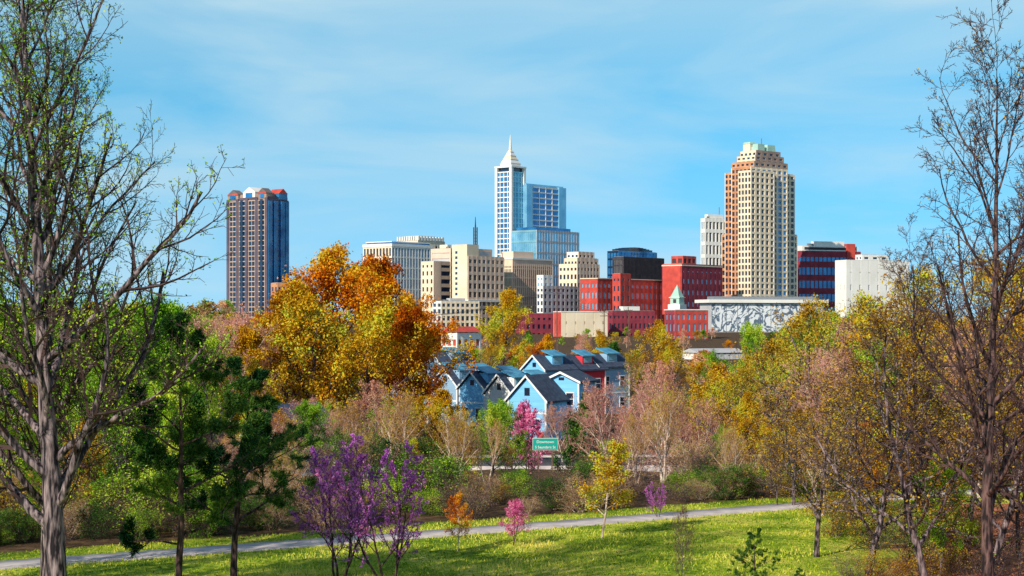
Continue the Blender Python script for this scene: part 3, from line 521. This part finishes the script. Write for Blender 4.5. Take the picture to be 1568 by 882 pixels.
b=Bd('low_warehouse',1070,520,65); r=b.rect(1045,1070,1140); z1=b.z(542); b.fac(r,0,z1,1,3,8,'white','grey','glassd',band=.5,pier=.6); b.gable('roof','grey',r[0]-.5,r[1]+.5,r[2]-.5,r[3]+.5,z1+.3,b.z(534),'x'); b.done()
b=Bd('low_office_building',425,1150,60); r=b.rect(415,425,450); b.fac(r,0,b.z(433),5,2,4,'orangeb','orangeb','glassd',band=.4,pier=.4); b.done()
b=Bd('church_steeple',1037,1000,35); b.box('tower','white',-4,4,-4,4,0,b.z(466)); b.box('belfry','teal',-3,3,-3,3,b.z(466),b.z(456)); b.box('belfry_openings','dark',-3.1,3.1,-1,1,b.z(464),b.z(458)); b.box('cornice','white',-3.6,3.6,-3.6,3.6,b.z(456),b.z(455)); b.pyr('spire','teal',-3,3,-3,3,b.z(455),b.z(436),.02); b.done()
# ------------------------------------------------------------------ town houses
def house(name,a,d,w,dep,eave,ridge,th,wall,roof='slate',dormer=True):
    b=Bd(name,a,d,th); g=3.0; b.box('walls',wall,0,dep,0,w,g-2,g+eave); z=g+eave; m=w/2
    b.gable('gable_wall',wall,0.0,dep,0.001,w-.001,z+.001,z+ridge*.93,'x'); ov=.4
    t=.22
    for sgn,y0,y1 in ((1,-ov,m),(-1,w+ov,m)):
        zlo=z-ov*ridge/m; zhi=z+ridge
        V=[(-ov,y0,zlo),(dep+ov,y0,zlo),(dep+ov,y1,zhi),(-ov,y1,zhi)]; V+= [(p[0],p[1],p[2]+t) for p in V]
        b.add('roof',roof,V,[(3,2,1,0),(4,5,6,7),(0,1,5,4),(1,2,6,5),(2,3,7,6),(3,0,4,7)])
        V=[(-ov-.06,y0,zlo-.05),(-ov-.004,y0,zlo-.05),(-ov-.004,y1,zhi-.05),(-ov-.06,y1,zhi-.05)]; V+=[(p[0],p[1],p[2]+.27) for p in V]
        b.add('bargeboards','hwhite',V,[(3,2,1,0),(4,5,6,7),(0,1,5,4),(1,2,6,5),(2,3,7,6),(3,0,4,7)])
    for c in ((0,0),(0,w),(dep,0),(dep,w)): b.box('corner_boards','hwhite',c[0]-.1,c[0]+.1,c[1]-.1,c[1]+.1,g-2,z-.02)
    b.box('string_course','hwhite',-.05,dep+.05,-.05,w+.05,g+2.9,g+3.1)
    for fl in range(max(1,int(eave//2.7))):
        zz=g+.9+fl*2.8+(.35 if fl else 0)
        for k in range(int(w//2.0)):
            yy=(k+.5)*w/int(w//2.0); b.box('window_frames','hwhite',-.07,0,yy-.55,yy+.55,zz-.1,zz+1.5); b.box('windows','glassd',-.1,-.071,yy-.43,yy+.43,zz,zz+1.4); b.box('window_bars','hwhite',-.12,-.101,yy-.43,yy+.43,zz+.67,zz+.73)
        for k in range(int(dep//2.4)):
            xx=(k+.5)*dep/int(dep//2.4); b.box('window_frames','hwhite',xx-.55,xx+.55,-.07,0,zz-.1,zz+1.5); b.box('windows','glassd',xx-.43,xx+.43,-.1,-.071,zz,zz+1.4); b.box('window_bars','hwhite',xx-.43,xx+.43,-.12,-.101,zz+.67,zz+.73)
    b.box('windows','glassd',-.03,-.005,m-.35,m+.35,z+ridge*.15,z+ridge*.5)
    b.box('door','hred',-.12,-.01,w*.05,w*.05+.9,g-1,g+.85)
    if dormer:
        nd=max(1,int(dep//3.6))
        for k in range(nd):
            xx=(k+.5)*dep/nd; yb=m*.22; zb=z+ridge*.25
            b.box('dormer_walls',wall,xx-1.1,xx+1.1,yb,m,zb-.2,zb+1.4); b.box('dormer_windows','glassl',xx-.8,xx+.8,yb-.05,yb-.004,zb+.4,zb+1.25)
            V=[(xx-1.4,yb-.4,zb+1.3),(xx+1.4,yb-.4,zb+1.3),(xx+1.4,m+.3,zb+2.1),(xx-1.4,m+.3,zb+2.1)]; V+=[(p[0],p[1],p[2]+.15) for p in V]
            b.add('dormer_roof','cyan',V,[(3,2,1,0),(4,5,6,7),(0,1,5,4),(1,2,6,5),(2,3,7,6),(3,0,4,7)])
    return b.done()
house('town_house',836,196,5.0,6.0,4.6,2.6,30,'hblue',dormer=False)
house('town_house',886,200,4.4,5.0,6.8,1.0,25,'hblue',dormer=False)
house('town_house',784,216,4.8,8.0,4.8,2.2,46,'hwhite')
house('town_house',742,222,4.8,8.0,5.0,2.0,46,'hblue')
house('town_house',700,230,4.8,8.0,5.2,2.2,46,'hgrey')
house('town_house',655,232,4.8,8.0,5.4,2.2,46,'hgrey')
house('town_house',618,240,4.6,7.0,5.4,2.0,46,'hblue')
house('town_house',835,240,4.4,6.0,7.0,1.8,46,'hblue')
house('town_house',880,246,4.4,6.5,7.0,1.8,46,'hred')
house('town_house',918,250,4.4,6.5,7.0,1.7,46,'hgrey')
house('town_house',678,262,4.6,7.0,7.0,2.0,46,'hgrey')
house('cottage',425,150,5.0,7.0,4.2,2.0,40,'hwhite',dormer=False)
# road beyond the trees with pavement, kerb and markings
road=solid('asphalt',(.08,.08,.085),(.05,.05,.055),3,bump=.2)
def strip(name,mat,x0,x1,y0,y1,dz,slope=.05,n=30):
    xs=np.linspace(x0,x1,n); ys=np.array([y0,y1]); V=[];Q=[]
    for i,x in enumerate(xs):
        for y in ys: yy=y+slope*x; V.append((x,yy,tz(0,150)+dz+.35))
        for y in ys: yy=y+slope*x; V.append((x,yy,tz(0,150)+dz-1.2))
        if i: a=(i-1)*4; Q+=[(a,a+4,a+5,a+1),(a+2,a+6,a+4,a),(a+1,a+5,a+7,a+3)]
    me=mesh_quads(name,np.array(V),np.array(Q),np.zeros(len(Q)),[mat]); o=bpy.data.objects.new(name,me); coll.objects.link(o); return o
strip('road',road,-60,60,158,169,0); strip('pavement',pm,-60,60,169.01,171,.12); strip('kerb',pm,-60,60,157.5,157.99,.12)
for k in range(10): m_=strip('road_marking' ,C['hwhite'],-50+k*10,-47+k*10,163.4,163.55,.005,n=4)
# green guide sign
d0=112; sg=Bd('guide_sign',835,d0,90)
zc=Z(680,d0)-sg.oz
def sb(part,mat,x0,x1,y0,y1,z0,z1): sg.box(part,mat,x0,x1,y0,y1,z0,z1)
hw_=19/F*d0
sb('panel','sign',-hw_,hw_,-.04,.0,zc-.38,zc+.38); sb('border','hwhite',-hw_-.02,hw_+.02,-.03,.01,zc-.40,zc+.40)
sb('post_1','wood',-hw_*.6,-hw_*.6+.08,.011,.09,0,zc+.36); sb('post_2','wood',hw_*.6-.08,hw_*.6,.011,.09,0,zc+.36)
se=sg.done()
for i,(tx,zz) in enumerate((('Downtown',.07),('S Saunders St',-.28))):
    cu=bpy.data.curves.new('lettering','FONT'); cu.body=tx; cu.size=.25; cu.align_x='CENTER'; cu.extrude=.003; cu.materials.append(C['hwhite'])
    o=bpy.data.objects.new('lettering',cu); coll.objects.link(o); o.parent=se; o.location=(0,-.05,zc+zz); o.rotation_euler=(R(90),0,0)
# utility poles and wires
pp=[]
for a,t,d in ((853,436,420),(925,470,400),(600,478,330),(962,470,520),(1254,545,140),(552,520,250)):
    b=Bd('utility_pole',a,d,80); zt=b.z(t); b.pyr('pole','wood',-.16,.16,-.16,.16,0,zt,.6); b.box('crossarm','wood',-1.3,1.3,-.25,-.13,zt-1.1,zt-.95); b.box('crossarm','wood',-1.0,1.0,-.25,-.13,zt-2.2,zt-2.05)
    for q in (-1.2,-.6,.6,1.2): b.box('insulators','metal',q-.06,q+.06,-.24,-.14,zt-.949,zt-.7)
    b.done(); pp.append((b.ox,b.oy,b.oz+zt))
def wire(p,q):
    for k in (-1.1,0,1.1):
        t=np.linspace(0,1,14)[:,None]; P=np.array(p)+(np.array(q)-np.array(p))*t; P[:,2]-=1+4*1.6*(t*(1-t))[:,0]; P[:,0]+=k
        yield P[None]
ws=[]
for i,j in ((0,1),(0,2),(1,3),(2,5)):
    for P in wire(pp[i],pp[j]): ws.append(tubes(P,np.full((1,14),.035),3))
V=[];Q=[];o_=0
for v,q in ws: V.append(v);Q.append(q+o_);o_+=len(v)
Q=np.concatenate(Q); me=mesh_quads('power_lines',np.concatenate(V),Q,np.zeros(len(Q)),[C['dark']]); o=bpy.data.objects.new('power_lines',me); coll.objects.link(o)
# ------------------------------------------------------------------ sky, sun, camera
sunv=Vector((-.52,-.74,.50)).normalized(); el=math.asin(sunv.z); az=math.atan2(sunv.x,sunv.y)
w=bpy.data.worlds.new('World'); scene.world=w; w.use_nodes=True; nt=w.node_tree; nt.nodes.clear()
out=N(nt,'ShaderNodeOutputWorld'); bg=N(nt,'ShaderNodeBackground'); bg.inputs[1].default_value=.15
tc=N(nt,'ShaderNodeTexCoord'); va=N(nt,'ShaderNodeVectorMath',operation='ADD'); va.inputs[1].default_value=(0,0,.36); nv=N(nt,'ShaderNodeVectorMath',operation='NORMALIZE')
nt.links.new(tc.outputs['Generated'],va.inputs[0]); nt.links.new(va.outputs[0],nv.inputs[0])
sk=N(nt,'ShaderNodeTexSky',sky_type='NISHITA'); sk.sun_disc=False; sk.sun_elevation=el; sk.sun_rotation=az; sk.air_density=1.0; sk.dust_density=.4; sk.ozone_density=1.5
nt.links.new(nv.outputs[0],sk.inputs[0])
sz=N(nt,'ShaderNodeSeparateXYZ'); nt.links.new(tc.outputs['Generated'],sz.inputs[0])
tr=ramp(nt,[(0,(.42,.88,.84)),(.25,(.34,.86,.82)),(.5,(.28,.34,.38)),(1,(.26,.30,.34))]); nt.links.new(sz.outputs['Z'],tr.inputs[0])
sc=N(nt,'ShaderNodeVectorMath',operation='SCALE'); sc.inputs['Scale'].default_value=2.0; nt.links.new(tr.outputs[0],sc.inputs[0])
tint=N(nt,'ShaderNodeMix',data_type='RGBA',blend_type='MULTIPLY'); tint.inputs[0].default_value=1; nt.links.new(sc.outputs[0],tint.inputs[7])
nt.links.new(sk.outputs[0],tint.inputs[6])
mp=N(nt,'ShaderNodeMapping'); mp.inputs['Scale'].default_value=(2.6,2.6,13); mp.inputs['Rotation'].default_value=(0,R(9),0); mp.inputs['Location'].default_value=(.7,.2,.35); nt.links.new(tc.outputs['Generated'],mp.inputs[0])
cn=N(nt,'ShaderNodeTexNoise'); cn.inputs['Scale'].default_value=1.5; cn.inputs['Detail'].default_value=5; cn.inputs['Roughness'].default_value=.5; cn.inputs['Distortion'].default_value=.5; nt.links.new(mp.outputs[0],cn.inputs[0])
cr=ramp(nt,[(.45,(0,0,0)),(.76,(.75,.75,.75))]); nt.links.new(cn.outputs[0],cr.inputs[0])
hz=ramp(nt,[(0,(.5,.5,.5)),(.05,(.12,.12,.12)),(.09,(0,0,0)),(.13,(.08,.08,.08)),(.19,(.5,.5,.5)),(.4,(.0,.0,.0))]); nt.links.new(sz.outputs['Z'],hz.inputs[0])
ad=N(nt,'ShaderNodeMath',operation='ADD'); ad.use_clamp=True; nt.links.new(cr.outputs[0],ad.inputs[0]); nt.links.new(hz.outputs[0],ad.inputs[1])
cm=N(nt,'ShaderNodeMix',data_type='RGBA'); cm.inputs[7].default_value=(3.7,5.1,5.8,1); nt.links.new(ad.outputs[0],cm.inputs[0]); nt.links.new(tint.outputs[2],cm.inputs[6])
nt.links.new(cm.outputs[2],bg.inputs[0]); nt.links.new(bg.outputs[0],out.inputs[0])
ld=bpy.data.lights.new('sun','SUN'); ld.energy=5; ld.angle=R(.5); ld.color=(1,.92,.78); lo=bpy.data.objects.new('sun',ld); coll.objects.link(lo)
lo.rotation_euler=(-sunv).to_track_quat('-Z','Y').to_euler()
cd=bpy.data.cameras.new('camera'); cd.sensor_width=36; cd.lens=36*F/1568; cd.shift_y=49/1568; cd.clip_start=.5; cd.clip_end=20000
co=bpy.data.objects.new('camera',cd); coll.objects.link(co); co.location=(0,0,HC); co.rotation_euler=(R(90),0,0); scene.camera=co
scene.view_settings.view_transform='Standard'; scene.view_settings.look='None'; scene.view_settings.exposure=0
print('objects',len(bpy.data.objects))
